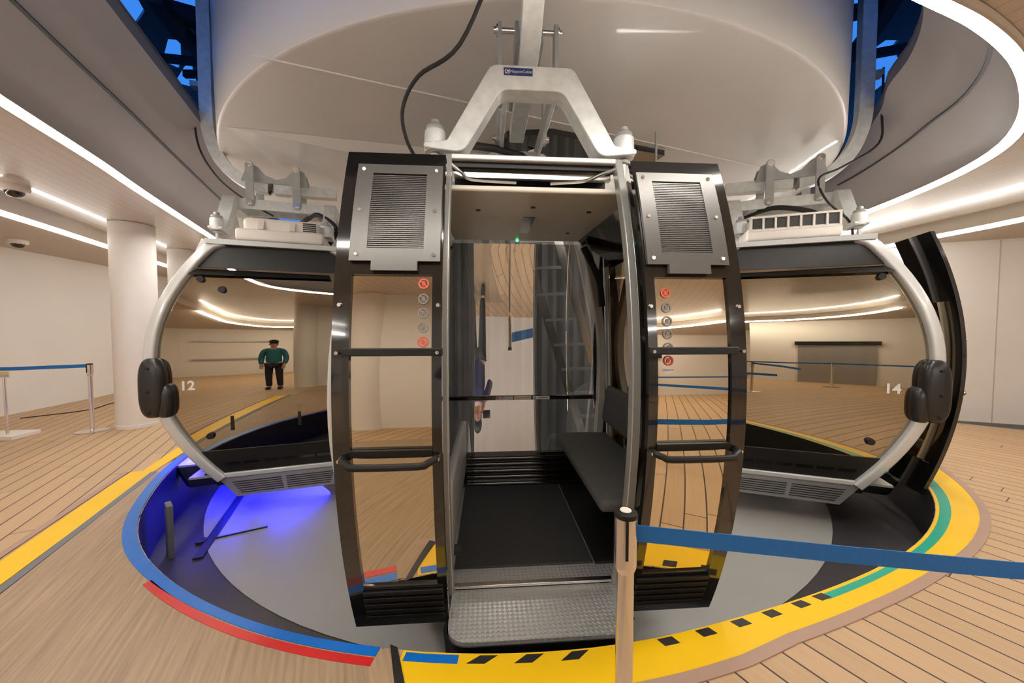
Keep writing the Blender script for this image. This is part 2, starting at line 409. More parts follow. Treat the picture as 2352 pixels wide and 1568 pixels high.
# dark shadow gap in the fascia
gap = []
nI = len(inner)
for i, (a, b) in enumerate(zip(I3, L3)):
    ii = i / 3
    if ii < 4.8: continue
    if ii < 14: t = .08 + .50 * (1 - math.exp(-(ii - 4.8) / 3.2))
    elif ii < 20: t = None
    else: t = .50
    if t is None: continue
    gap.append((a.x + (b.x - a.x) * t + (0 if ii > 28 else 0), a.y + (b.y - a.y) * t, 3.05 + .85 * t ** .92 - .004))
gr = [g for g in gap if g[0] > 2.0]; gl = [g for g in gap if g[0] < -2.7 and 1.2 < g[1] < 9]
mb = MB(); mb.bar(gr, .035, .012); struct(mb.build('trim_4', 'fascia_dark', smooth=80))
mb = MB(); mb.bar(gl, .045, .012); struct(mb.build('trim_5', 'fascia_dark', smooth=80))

# ------------------------------------------------------------------ LED lines
def led_line(pts, z, w, h, label, m='led', closed=False, up=(0, 0, 1), chan=None):
    mb = MB(); mb.bar([(x, y, z) for x, y in pts], w, h, up=up, closed=closed)
    o = mb.build('led_strip', m, smooth=60); tag(o, label, 'light strip')
    if chan:
        mb = MB(); mb.sweep([(x, y, z) for x, y in chan], [(-.035, .03), (-.035, .02), (.032, .02), (.032, -.012), (.045, -.012), (.045, .03)], closed=True); mb.build('light_channel', 'soffit', o, smooth=30)
    return o
led_line([(p.x, p.y) for p in I3], 3.014, .060, .006, 'bright white light line curving around the roof opening above the cabins', closed=True, chan=[(p.x, p.y) for p in I3])
n3 = len(drop_s)
i0 = min(range(n3), key=lambda i: (Vector(drop_s[i]) - Vector((-3.9, -1.0))).length)
i1 = min(range(n3), key=lambda i: (Vector(drop_s[i]) - Vector((-8.6, 10.7))).length)
j0 = min(range(n3), key=lambda i: (Vector(drop_s[i]) - Vector((6.1, 7.0))).length)
j1 = min(range(n3), key=lambda i: (Vector(drop_s[i]) - Vector((4.9, -1.6))).length)
led_line([(x - .05, y) for x, y in drop_s[i0:i1]], H - .026, .075, .04, 'straight bright light line under the left ceiling step, by the white wall', 'led_side')
led_line([(x + .05, y) for x, y in drop_s[j0:j1 + 1]], H - .026, .075, .04, 'bright light line at the far right, above the white wall panels', 'led_right')
led_line([(x, y - .05) for x, y in drop_s[j1 + 2:i0 - 1]], H - .026, .075, .04, 'bright light line across the hall behind the photographer, seen only as a reflection')

# ------------------------------------------------------------------ floor markings
def band(name, a0, a1, o0, o1, z, m, parent=None, step=1.0, th=.003):
    n = max(2, int(abs(a1 - a0) / step)); A = [a0 + (a1 - a0) * i / n for i in range(n + 1)]
    f0 = o0 if callable(o0) else (lambda a: o0); f1 = o1 if callable(o1) else (lambda a: o1)
    top = [[(*pit_pt(a, f0(a)), z + th), (*pit_pt(a, f1(a)), z + th)] for a in A]; bot = [[(x, y, z) for x, y, _ in r] for r in top]
    mb = MB(); mb.slab(top, bot); return mb.build(name, m, parent, smooth=30)
OUT = [(-12, .30), (-6, .22), (0, .20), (6.5, .19), (12, .18), (16, .15), (24, .146), (33, .155), (41, .20), (49, .24), (57, .26), (75, .28), (100, .28)]
def yo(a):
    for (a0, r0), (a1, r1) in zip(OUT, OUT[1:]):
        if a0 <= a <= a1: return r0 + (r1 - r0) * (a - a0) / (a1 - a0)
    return OUT[0][1] if a < 0 else OUT[-1][1]
yb = band('yellow_floor_band', -7.0, 96, .004, yo, .001, 'yellow')
tag(yb, 'broad yellow safety band curving along the right edge of the pit', 'floor marking')
band('edge_border', -7.0, 96, yo, lambda a: yo(a) + .055, .001, 'border', yb, th=.006)
band('blue_patch', -6.8, -3.75, .014, .057, .0045, 'blue', yb, th=.001)
for k, ac in enumerate((-2.4, .23, 2.85, 5.75, 8.63, 11.3, 14.0, 16.62, 19.31, 21.4)):
    wdt = 1.0; a = ac - .5; sk = .35 if k < 3 else (.1 if k == 3 else -.12)
    P = [pit_pt(a + sk, .014), pit_pt(a + wdt + sk, .014), pit_pt(a + wdt - sk, .055), pit_pt(a - sk, .055)]
    mb = MB(); mb.prism(P, lambda x, y, t: (x, y, t), .0045, .0056); mb.build('black_square', 'black_mark', yb, smooth=0)
band('green_strip', 21.6, 92, .022, lambda a: .06 + max(0, min(.035, (a - 30) * .0015)), .0045, 'green', yb, th=.001)
bt = band('blue_floor_tape', -78, -8.4, .006, lambda a: .052 if a > -20 else .052 + min(.03, (-20 - a) * .002), .006, 'blue'); tag(bt, 'blue tape along the left rim of the pit', 'floor marking')
rt = band('red_floor_tape', -28, -8.4, .06, .10, .006, 'red'); tag(rt, 'red tape outside the blue tape at lower left', 'floor marking')
mb = MB(); mb.prism([(-.575, 1.648), (-.535, 1.632), (-.41, 1.38), (-.45, 1.36)], lambda x, y, t: (x, y, t), .001, .009); tag(mb.build('seam_strip', 'black_mark', smooth=0), 'black joint strip between red tape and yellow band', 'floor joint')
mb = MB(); mb.prism([(-2.2, -.2), (-3.275, 2.255), (-3.944, 3.675), (-3.853, 3.721), (-4.123, 4.332), (-4.9, 6.3), (-4.7, 6.3), (-3.88, 4.126), (-3.72, 3.69), (-2.972, 2.041), (-2.0, -.15)],
                    lambda x, y, t: (x, y, t), .001, .008)
yl = tag(mb.build('yellow_floor_line', 'yellow', smooth=0), 'straight yellow safety line running along the left deck', 'floor marking')
mb = MB(); mb.bar([(-1.95, -.2, .005), (-2.925, 2.02, .005), (-3.71, 3.69, .005)], .05, .007); mb.build('grey_edge_strip', 'lip', yl, smooth=0)
mb = MB(); mb.bar([(-2.25, -.2, .005), (-3.33, 2.25, .005), (-3.99, 3.675, .005)], .05, .006); mb.build('pale_edge_strip', 'border', yl, smooth=0)
# drain-like plate post in the pit
mb = MB(); mb.box((-3.0, 3.1, -.27), (.14, .04, .46), Matrix.Rotation(radians(-40), 3, 'Z')); tag(mb.build('pit_wall_plate', 'lip', smooth=0), 'dark upright plate on the pit wall at left', 'plate')
mb = MB(); mb.bar([(-2.72, 3.05, -.493), (-3.3, 4.4, -.493)], .07, .014); mb.cyl((-2.9, 3.3, -.5), (-2.9, 3.3, -.48), .045)
mb.bar([(-2.9, 3.3, -.492), (-2.45, 3.55, -.494)], .012, .012)
tag(mb.build('cable_cover', 'steel_dark'), 'dark cable cover strip lying on the pit floor at left', 'cable cover')

# ------------------------------------------------------------------ bullwheel housing (drum)
DC = Vector((.21, 6.79)); DR = 4.41; DZ = 3.60
dr = thing('bullwheel_housing', 'huge beige round housing overhead above the three cabins', 'machine housing', (DC.x, DC.y, DZ))
mb = MB(); mb.lathe([(DR - .03, 0), (DR - .004, .001), (DR, .006), (DR + .01, .6), (DR + .02, 1.5)], n=128); mb.build('side_shell', 'drum', dr, smooth=60)
sf = MB(); bmesh.ops.create_circle(sf.bm, cap_ends=True, segments=128, radius=DR - .03); sf.build('soffit_panel', 'drum', dr, smooth=0)
def dl(p, z=0): return (p[0] - DC.x, p[1] - DC.y, z)
mb = MB()
mb.bar([dl((-2.0, 2.87), -.003), dl((3.67, 4.97), -.003)], .014, .006); mb.build('panel_seam', 'drum_seam', dr, smooth=0)
mb = MB(); mb.bar([(1.55 - DC.x, 2.60 - DC.y, .03), (1.55 - DC.x, 2.60 - DC.y, .9)], .01, .01); mb.build('shell_seam', 'lip', dr, smooth=0)
# lower part of the soffit: a shallow wedge that drops away towards the middle
mb = MB(); q = [dl((-2.98, 3.86), -.002), dl((-.3, 4.45), -.002), dl((.5, 10.6), -.002), dl((-3.3, 8.6), -.002)]
lo = [q[0], (q[1][0], q[1][1], -.33), (q[2][0], q[2][1], -.33), q[3]]
T = [mb.bm.verts.new(v) for v in q]; B1 = mb.bm.verts.new(lo[1]); B2 = mb.bm.verts.new(lo[2])
mb.face((T[0], T[1], B1)); mb.face((T[1], T[2], B2, B1)); mb.face((T[2], T[3], B2)); mb.face((T[0], B1, B2)); mb.face((T[0], B2, T[3])); mb.face((T[0], T[3], T[2], T[1]))
mb.build('soffit_fairing', 'drum', dr, smooth=0)
mb = MB(); mb.prism([(-.25, 4.37), (-.05, 3.94), (.43, 3.9), (1.81, 4.37), (1.69, 4.75), (-.2, 4.75)], lambda x, y, t: dl((x, y), t), -.06, .02); mb.build('access_hatch', 'black_gloss', dr, smooth=0)
# dark structure seen against the dusk sky in the gap around the housing
SW = thing('roof_steelwork', 'dark steel framework in the blue sky gaps beside the round housing', 'steelwork', (0, 4, 4.3))
def girder(pts, w, h):
    mb = MB(); mb.bar([Vector(p) - Vector((0, 4, 4.3)) for p in pts], w, h); mb.build('girder', 'steel_dark', SW, smooth=0)
girder([(-4.21, 4.4, 5.4), (-4.38, 4.9, 5.4), (-4.40, 5.2, 5.4), (-4.61, 5.82, 5.4)], .16, .16)
girder([(-4.35, 4.8, 5.55), (-3.5, 5.1, 5.5)], .14, .2)
girder([(-5.1, 5.38, 5.4), (-4.69, 5.45, 5.4), (-4.31, 5.45, 5.4)], .07, .1)
girder([(-5.05, 5.72, 5.4), (-4.4, 5.73, 5.4)], .06, .1)
girder([(4.40, 4.2, 5.4), (4.62, 4.65, 5.4), (4.90, 5.3, 5.4)], .16, .16)
girder([(4.8, 5.42, 5.4), (5.5, 5.2, 5.4)], .08, .1)
girder([(4.0, 4.68, 5.4), (4.6, 4.55, 5.4)], .12, .12)
HOLES = [[(-5.9, 5.2), (-5.38, 5.2), (-5.70, 5.80), (-6.1, 6.05), (-6.3, 5.6)], [(-5.0, 5.2), (-4.2, 5.2), (-4.45, 5.75), (-5.08, 6.05), (-5.2, 5.92)],
         [(-5.85, 6.34), (-5.66, 6.36), (-6.10, 6.86), (-6.38, 7.1), (-6.5, 6.9)], [(-6.15, 6.98), (-5.95, 6.90), (-6.5, 7.7), (-6.85, 7.5)], [(-5.12, 6.40), (-4.9, 6.34), (-5.30, 6.95), (-5.45, 6.82)],
         [(5.0, 5.82), (4.86, 5.2), (5.5, 5.2), (5.62, 5.72), (5.40, 5.82)], [(5.44, 6.0), (5.62, 5.92), (5.82, 6.2), (5.93, 6.5)], [(6.35, 6.66), (6.38, 6.36), (6.6, 6.36), (6.72, 6.60)],
         [(6.58, 7.02), (6.62, 6.80), (6.9, 6.68), (7.5, 7.13), (7.6, 7.8)]]
rd = flat('roof_deck', [(-11, 1.2), (11, 1.2), (11, 13.5), (-11, 13.5)], [[(x, y) for x, y in h] for h in HOLES], 6.4, 'steel_dark', up=False, thick=.06); rd.parent = SW; rd.matrix_parent_inverse = Matrix.Translation((0, -4, -4.3))
mb = MB(); mb.prism([(-3.4, 2.4), (-1.7, -.6), (5.5, .0), (5.2, 2.6), (3.2, 3.2), (1.5, 2.2), (-1.5, 2.2)], lambda x, y, t: (x, y - 4, t - 4.3), 5.0, 5.15)  # unseen plate added over the front gap to block blue sky light
mb.build('sky_light_blocker', 'steel_dark', SW, smooth=0)
mb = MB()
for k in range(60):
    a = radians(-80 + k * 2.7); mb.box((DC.x + 4.20 * sin(a), DC.y - 4.20 * cos(a), 5.2), (.22, .12, .2), Matrix.Rotation(a, 3, 'Z'))
mb.lathe([(4.05, 1.52), (4.35, 1.52), (4.35, 1.6), (4.05, 1.6), (4.05, 1.52)], (DC.x, DC.y, DZ), 96)
tag(mb.build('conveyor_rail', 'steel_dark', smooth=0), 'dark ring rail with tyre blocks above the beige housing', 'rail')

# ------------------------------------------------------------------ columns
def column(x, y, r, label):
    t = thing('column', label, 'column', (x, y, 0))
    mb = MB(); mb.lathe([(0, 0), (r, 0), (r, 3.045), (0, 3.045)], n=48); mb.build('shaft', 'column', t)
    mb = MB(); mb.lathe([(r, 0), (r + .006, .0), (r + .006, .05), (r, .055)], n=48); mb.build('base_ring', 'wall', t)
column(-5.74, 5.52, .255, 'white round column at left beside the numbered cabin and belt post')
column(-6.62, 7.35, .25, 'white round column farther back, mostly behind the left cabin')
column(-1.45, -1.62, .27, 'white round column behind the photographer, seen in the door glass')

# ------------------------------------------------------------------ cabins
def yc(z): return .97 - .50 * ((z - 1.18) / 1.19) ** 2          # corner frames: half-depth by height
def yrear(z): return .97 - .22 * ((z - 1.18) / 1.19) ** 2          # rear corner frames
def yd(z): return .97 - .25 * ((z - 1.15) / 1.20) ** 2          # door profile
def yr(z): return .95 - .27 * ((z - 1.20) / 1.15) ** 2          # rear glass profile
def xe(z): return 1.01 - .060 * (z - .95) ** 2                  # end faces: half-length by height
ZB, ZT = -.03, 2.36

def frange(a, b, n): return [a + (b - a) * i / n for i in range(n + 1)]

def patch(mb, f, u0, u1, v0, v1, o0, o1, nu=1, nv=12):
    U, V_ = frange(u0, u1, nu), frange(v0, v1, nv)
    mb.slab([[f(u, v, o1) for u in U] for v in V_], [[f(u, v, o0) for u in U] for v in V_]); return mb

def sticker_icon(parent, f, u, v, r, red):
    n = 24; mb = MB()
    mb.slab([[f(u + q * cos(2 * pi * i / n), v + q * sin(2 * pi * i / n), .0026) for q in (r * .72, r)] for i in range(n + 1)],
            [[f(u + q * cos(2 * pi * i / n), v + q * sin(2 * pi * i / n), .0012) for q in (r * .72, r)] for i in range(n + 1)])
    c, s_ = cos(pi / 4), sin(pi / 4)
    mb.slab([[f(u + c * t * r * .75 + s_ * w, v + s_ * t * r * .75 - c * w, .0024) for w in (-r * .12, r * .12)] for t in (-1, 1)],
            [[f(u + c * t * r * .75 + s_ * w, v + s_ * t * r * .75 - c * w, .0012) for w in (-r * .12, r * .12)] for t in (-1, 1)])
    mb.ball(f(u, v, .0015), (r * .35, .001, r * .5), 10)
    o = mb.build('warning_sticker', 'sticker_red' if red else 'sticker_grey', parent)
    tag(o, 'small round red warning sign' if red else 'small round grey warning sign')

def door_leaf(root, s, x0, x1, yo_, with_stickers=True):
    """s=-1 left leaf, +1 right leaf, spans |x| x0..x1, pushed outward by yo_"""
    def f(u, v, off=0): return (s * u, -(yd(v) + yo_) - off, v)
    leaf = MB(); w0, w1 = x0 + .045, x1 - .075
    patch(leaf, f, x0, w0, -.05, 2.37, -.03, 0, 1, 30); patch(leaf, f, w1, x1, -.05, 2.37, -.03, 0, 1, 30)
    patch(leaf, f, w0, w1, 1.74, 2.37, -.03, 0, 1, 8); patch(leaf, f, w0, w1, -.05, .23, -.03, 0, 1, 5)
    L = leaf.build('door_leaf', 'black_gloss', root, smooth=40)
    g = MB(); patch(g, f, w0 - .004, w1 + .004, .22, 1.76, -.016, -.013, 4, 26); G_ = g.build('window_pane', 'leaf_glass', L, smooth=60)
    vn = MB(); a, b, c, d = x0 + .01, x1 - .065, 1.80, 2.29
    bd = .075
    patch(vn, f, a, a + bd, c, d, .004, .022, 1, 8); patch(vn, f, b - bd, b, c, d, .004, .022, 1, 8)
    patch(vn, f, a + bd, b - bd, d - .05, d, .004, .022, 1, 2); patch(vn, f, a + bd, b - bd, c, c + .06, .004, .022, 1, 2)
    patch(vn, f, a + .10, b - .10, c - .045, c, .004, .03, 1, 2)
    z = c + .064
    while z < d - .056:
        patch(vn, f, a + bd, b - bd, z, z + .0055, .006, .018, 1, 1); z += .0098
    vn.build('vent_panel', 'vent', L, smooth=30)
    for (uu, vv) in ((a + .03, d - .03), (b - .03, d - .03), (a + .03, (c + d) / 2), (b - .03, (c + d) / 2), (a + .03, c + .03), (b - .03, c + .03)):
        m_ = MB(); m_.cyl(f(uu, vv, .02), f(uu, vv, .028), .011, 12, .008); m_.build('screw', 'chrome', L)
    m_ = MB(); patch(m_, f, x0 - .005, x1 - .05, 1.375, 1.41, .0, .022, 1, 1); m_.build('cross_bar', 'black_satin', L, bev=.004)
    m_ = MB(); patch(m_, f, w0, w1, .925, .955, -.01, .012, 1, 1); m_.build('inner_bar', 'black_satin', L)
    m_ = MB(); ha, hb = x0 + .03, x1 - .045
    m_.tube([f(ha, .915, .0), f(ha, .915, .022), f(ha + .03, .905, .045), f(ha + .07, .895, .052), f(hb - .07, .895, .052), f(hb - .03, .905, .045), f(hb, .915, .022), f(hb, .915, 0)], .016, 10, smooth=3)
    m_.build('grab_handle', 'black_satin', L)
    for vv in (1.60, 1.39, .915):
        for uu in (x0 + .018, x1 - .03):
            m_ = MB(); m_.cyl(f(uu, vv, .0), f(uu, vv, .026 if vv != 1.60 else .012), .011, 12, .008); m_.build('bolt', 'chrome', L)
    m_ = MB()
    for k in range(5):
        z0 = .015 + k * .042; patch(m_, f, x0 + .02, x1 - .07, z0, z0 + .026, 0, .016, 1, 2)
    m_.build('kick_rib_panel', 'black_satin', L, bev=.003)
    if with_stickers:
        us = x0 + .085 if s < 0 else x0 + .10
        zs = (1.70, 1.63, 1.565, 1.50, 1.435) if s < 0 else (1.665, 1.595, 1.53, 1.47, 1.405, 1.345)
        for i, zz in enumerate(zs): sticker_icon(G_, lambda u, v, o: f(u, v, o - .011), us, zz, .024, i == 0 or i == len(zs) - 1)
        zz = zs[-1] - .045
        m_ = MB(); patch(m_, lambda u, v, o: f(u, v, o - .011), us - .025, us + .025, zz - .008, zz + .008, .001, .002); m_.build('maker_label', 'sticker_white', G_)
        text('maker_lettering', 'SENYO', .014, 'plate_blue', G_, Matrix.Translation(f(s * 0 + us, zz, -.0085)) @ Matrix.Scale(1, 4) @ (Matrix.Rotation(pi / 2, 4, 'X')) if s > 0 else Matrix.Translation(f(us, zz, -.0085)) @ Matrix.Rotation(pi / 2, 4, 'X'), .0004)
    return L

def end_face(root, s, number=None, detail=True):
    """s=+1 end towards local +x"""
    def f(u, v, off=0): return (s * (xe(v) + off), -(yc(v) - .05) + (u + 1) / 2 * (yc(v) + yrear(v) - .10), v)
    fr = MB(); patch(fr, f, -1, 1, 2.10, 2.345, -.035, 0, 1, 6); F = fr.build('end_header', 'black_satin', root, smooth=40)
    fr = MB(); patch(fr, f, -1, 1, .02, .26, -.035, 0, 1, 5); LB = fr.build('end_sill_panel', 'black_satin', root, smooth=40)
    for k in range(6):
        u0 = -.8 + k * .27; fr = MB(); patch(fr, f, u0, u0 + .22, .10, .13, .0, .004, 1, 1); fr.build('vent_slot', 'black_gloss', LB)
    g = MB(); patch(g, f, -1, 1, .255, 2.105, -.012, -.008, 2, 26); G_ = g.build('side_window', 'glass', F, smooth=60)
    for (u, v) in ((-.80, 1.98), (.85, 1.98), (-.70, .42), (.75, .42), (-.52, 1.88)):
        if (u, v) == (-.52, 1.88) and number != '12': continue
        m_ = MB(); p = f(u, v, -.008); q = f(u, v, .022); m_.cyl(p, q, .036, 20, .03); m_.build('glass_clamp', 'black_satin', F)
    if number:
        mtx = Matrix.Translation(f(-.73 if s > 0 else -.70, .93, -.004)) @ Matrix.Rotation(pi / 2 * s, 4, 'Z') @ Matrix.Rotation(pi / 2, 4, 'X')
        text('cabin_number', number, .125, 'sticker_white', F, mtx, .0008, bold=.004)
    # silver sill rail
    m_ = MB(); m_.bar([(s * (xe(0) + .0), -yc(0) + .02, -.005), (s * (xe(0) + .0), yrear(0) - .02, -.005)], .05, .05); m_.build('sill_rail', 'silver', root, bev=.01)
    # louvred skirt
    sk = MB()
    def g2(u, v, o): # v 0 top .. 1 bottom
        a = -.44 + .13 * v; b = .70 - .10 * v
        return (s * (.965 - .07 * v) + s * o, a + (b - a) * (u + 1) / 2, -.035 - .23 * v)
    sk.slab([[g2(u, v, 0) for u in frange(-1, 1, 2)] for v in (0, .5, 1)], [[g2(u, v, -.02) for u in frange(-1, 1, 2)] for v in (0, .5, 1)])
    S = sk.build('skirt_panel', 'louver', root, smooth=0)
    sl_ = MB()
    for c_ in (-1, 1):
        for r in range(6):
            v = .22 + r * .115; u0, u1 = (-.86, -.05) if c_ < 0 else (.03, .9)
            sl_.slab([[g2(u0, v, .004), g2(u1, v, .004)], [g2(u0, v + .035, .004), g2(u1, v + .035, .004)]], [[g2(u0, v, -.004), g2(u1, v, -.004)], [g2(u0, v + .035, -.004), g2(u1, v + .035, -.004)]])
    sl_.build('louver_slots', 'black_satin', S, smooth=0)
    return F

def cabin(label, loc, ang, number=None, num_side=1, opened=True, pad_side=0, interior=True, cable=None):
    R_ = thing('gondola_cabin', label, 'gondola', (loc[0], loc[1], 0), radians(ang), 'gondola cabins around the turn-round')
    # floor pan
    m_ = MB(); m_.box((0, .12, -.07), (1.86, 1.2, .10), bev=.015); m_.box((0, 0, -.16), (1.3, .8, .12)); m_.build('underframe', 'black_satin', R_)
    m_ = MB(); m_.box((0, -.02, -.012), (1.88, 1.36, .02)); m_.build('floor_plate', 'tread', R_)
    # corner frames
    for sx in (-1, 1):
        for sy in (-1, 1):
            m_ = MB(); P = []
            for z in frange(ZB, 2.27, 22): P.append((sx * (xe(z) + .012), sy * ((yrear if sy > 0 else yc)(z) - .045), z))
            z = ZT; P += [(sx * (xe(z) + .008), sy * ((yrear if sy > 0 else yc)(2.30) - .075), 2.325), (sx * (xe(z) - .005), sy * ((yrear if sy > 0 else yc)(2.34) - .13), 2.362)]
            sec = fillet([(-.044, -.04), (.044, -.04), (.044, .04), (-.044, .04)], .022, 3)
            m_.sweep(P, [(b, a) for a, b in sec], up=(0, sy, 0.001)); m_.build('corner_frame', 'silver', R_, smooth=50)
    # end faces
    end_face(R_, 1, number if num_side > 0 else None); end_face(R_, -1, number if num_side < 0 else None)
    # wall panels beside the doors and rear window
    for sx in (-1, 1):
        m_ = MB(); U = frange(0, 1, 3)
        def pf(u, v, o): return (sx * (.53 + (xe(v) - .045 - .53) * u), -((1 - u) * yd(v) + u * (yc(v) - .03)) + o, v)
        m_.slab([[pf(u, v, 0) for u in U] for v in frange(0, 2.34, 20)], [[pf(u, v, .03) for u in U] for v in frange(0, 2.34, 20)]); m_.build('front_panel', 'black_gloss', R_, smooth=60)
        m_ = MB()
        def pr(u, v, o): return (sx * (.84 + (xe(v) - .045 - .84) * u), ((1 - u) * yr(v) + u * (yrear(v) - .03)) - o, v)
        m_.slab([[pr(u, v, 0) for u in U] for v in frange(0, 2.34, 20)], [[pr(u, v, .025) for u in U] for v in frange(0, 2.34, 20)]); m_.build('rear_panel', 'black_gloss', R_, smooth=60)
        # door jamb
        m_ = MB(); P = [(sx * .487, -(yd(z) - .0), z) for z in frange(-.03, 2.46, 24)]
        m_.sweep(P, [(-.022, -.03), (.022, -.03), (.022, .03), (-.022, .03)], up=(0, -1, 0)); m_.build('door_jamb', 'jamb', R_, bev=.005)
    # rear window
    m_ = MB()
    def rf(u, v, o=0): return (u * .86, yr(v) + o, v)
    m_.grid([[rf(u, v) for u in frange(-1, 1, 4)] for v in frange(.26, 2.3, 36)]); RW = m_.build('rear_window', 'rear_glass', R_, smooth=80)
    m_ = MB()
    for i in range(5):
        z0 = .0 + i * .052; m_.tube([(-.84, yr(z0) - .055 + (i % 2) * .012, z0 + .02), (.84, yr(z0) - .055 + (i % 2) * .012, z0 + .02)], .024, 10)
    patch(m_, lambda u, v, o: (u, yr(v) + o, v), -.9, .9, -.02, .27, -.05, .0, 1, 4); m_.build('rear_sill', 'black_gloss', R_, smooth=40)
    # handrail across rear window with maker labels
    m_ = MB(); m_.bar([(-.86, yr(.79) - .06, .79), (.86, yr(.79) - .06, .79)], .035, .042); HR = m_.build('rear_handrail', 'black_gloss', R_, bev=.006)
    if interior:
        yy = yr(.79) - .0785
        for i, (cx, w_) in enumerate(((-.098, .17), (.085, .17), (.275, .17))):
            m_ = MB(); m_.box((cx, yy, .79), (w_, .002, .033)); m_.build('label_plate', 'sticker_white', HR, smooth=0)
            mt = Matrix.Translation((cx + .012, yy - .0014, .79)) @ Matrix.Rotation(pi / 2, 4, 'X')
            if i == 0:
                text('label_lettering', 'SENYO', .036, 'plate_blue', HR, mt, .0004)
                m_ = MB(); m_.box((cx - .068, yy - .0014, .79), (.026, .001, .02)); m_.build('label_emblem', 'sticker_red', HR, smooth=0)
            elif i == 1:
                m_ = MB(); m_.box((cx, yy - .0014, .79), (.14, .001, .008)); m_.build('label_line', 'sticker_red', HR, smooth=0)
            else:
                m_ = MB(); m_.box((cx + .02, yy - .0014, .79), (.10, .001, .012)); m_.box((cx - .062, yy - .0014, .79), (.018, .001, .018)); m_.build('label_line', 'sticker_grey', HR, smooth=0)
    # roof
    m_ = MB()
    def roof(u, v, z): return (u * .955, -.50 + (v + 1) / 2 * 1.20, z)
    m_.slab([[roof(u, v, 2.385 + .03 * (1 - u * u)) for u in frange(-1, 1, 8)] for v in frange(-1, 1, 4)], [[roof(u, v, 2.335) for u in frange(-1, 1, 8)] for v in frange(-1, 1, 4)])
    m_.build('roof', 'roof_grey', R_, smooth=40)
    m_ = MB(); m_.bar([(-.47, -.69, 2.455), (.47, -.69, 2.455)], .04, .03); m_.build('door_header_rail', 'silver', R_, bev=.006)
    m_ = MB(); m_.box((0, -.585, 2.425), (.93, .19, .03)); m_.box((0, -.52, 2.36), (.93, .02, .1)); m_.bar([(-.47, -.655, 2.415), (.47, -.655, 2.415)], .02, .022); m_.build('door_track', 'black_satin', R_, smooth=0)
    m_ = MB(); m_.bar([(-.46, -.63, 2.385), (.46, -.63, 2.385)], .03, .035); m_.tube([(-.47, -.71, 2.41), (-.41, -.68, 2.375), (-.36, -.65, 2.352), (-.1, -.64, 2.345)], .01, 8, smooth=3); m_.tube([(.47, -.71, 2.41), (.38, -.68, 2.385), (.3, -.65, 2.36), (.1, -.64, 2.345)], .01, 8, smooth=3); m_.build('door_linkage', 'alu', R_)
    # ceiling lining
    C_ = MB(); zc = 2.285
    poly = [(-.62, -.66), (.62, -.66), (.56, .52), (-.56, .52)]
    C_.prism(poly, lambda x, y, t: (x, y, t), zc, zc + .035); CP = C_.build('ceiling_lining', 'cream', R_, bev=.012)
    for (x, y) in ((-.33, -.32), (.03, -.40), (.42, -.33), (.40, .22)):
        m_ = MB(); m_.cyl((x, y, zc), (x, y, zc - .004), .016, 16); m_.build('screw_cap', 'black_satin', CP)
    m_ = MB(); m_.box((.03, .02, zc - .001), (.085, .42, .006)); m_.build('light_slot', 'black_gloss', CP, smooth=0)
    m_ = MB(); m_.ball((0.0, .49, zc - .006), (.012, .012, .01), 12); m_.build('status_light', 'green_led', CP)
    for sx in (-1, 1):
        m_ = MB(); m_.grid([[(sx * .60, -.62, 2.29), (sx * .88, -.70, 2.13), (sx * .99, -.70, 2.02)], [(sx * .56, .52, 2.29), (sx * .86, .58, 2.13), (sx * .98, .62, 2.02)]]); m_.build('overhead_lining', 'black_gloss', R_)
        m_ = MB(); P = [(sx * .62, .50, 2.27), (sx * .70, .60, 2.1), (sx * .80, .74, 1.8), (sx * .875, .83, 1.5), (sx * .90, .86, 1.2), (sx * .885, .82, .9), (sx * .84, .72, .6), (sx * .78, .62, .3)]
        m_.bar(P, .085, .075, up=(1, 0, .01), smooth=4); m_.build('inner_pillar', 'jamb', R_, smooth=60, bev=.01)
        m_ = MB(); m_.tube([(sx * .60, .46, 2.22), (sx * .78, .58, 1.95), (sx * .82, .60, 1.7)], .03, 10, smooth=4); m_.build('pillar_trim', 'black_satin', R_)
    # benches
    B = MB(); B.box((.64, -.03, .445), (.50, 1.42, .075), bev=.028); BS = B.build('bench_seat', 'fabric', R_)
    B = MB(); B.box((.875, -.03, .78), (.07, 1.26, .34), Matrix.Rotation(radians(8), 3, 'Y'), bev=.03); B.build('backrest', 'fabric', R_)
    B = MB(); B.bar([(.80, .45, .42), (.80, .45, .06)], .05, .05); B.bar([(.80, -.45, .42), (.80, -.45, .06)], .05, .05); B.bar([(.42, .58, .40), (.90, .58, .40)], .04, .04); B.bar([(.97, .3, .46), (.97, .3, .7)], .03, .05); B.bar([(.97, -.3, .46), (.97, -.3, .7)], .03, .05)
    B.box((.78, -.02, .16), (.08, 1.1, .30)); B.build('bench_support', 'black_satin', BS)
    B = MB(); B.box((.66, .02, .006), (.50, 1.2, .016)); B.build('dark_floor_strip', 'black_satin', R_, bev=.003)  # thin dark sheet laid over the tread plate below the bench
    B = MB(); B.box((-.50, -.03, .40), (.06, 1.36, .44), bev=.02); FS = B.build('folded_bench_seat', 'louver', R_)
    B = MB(); B.cyl((-.47, -.66, .18), (-.43, -.66, .18), .03, 16); B.build('seat_buffer', 'black_rubber', FS)
    B = MB(); B.box((-.93, -.03, .78), (.07, 1.26, .34), Matrix.Rotation(radians(-8), 3, 'Y'), bev=.03); B.build('backrest', 'fabric', R_)
    B = MB(); B.box((-.04, .015, .004), (.88, 1.17, .012)); B.build('floor_mat', 'mat_floor', R_, bev=.004)
    # door sill and step
    S = MB(); S.box((0, -.72, .002), (.96, .035, .016)); S.build('door_sill', 'alu', R_, bev=.003)
    out = fillet([(-.475, -.735, 0), (.475, -.735, 0), (.475, -1.09, .12), (-.475, -1.09, .12)], .1, 6)
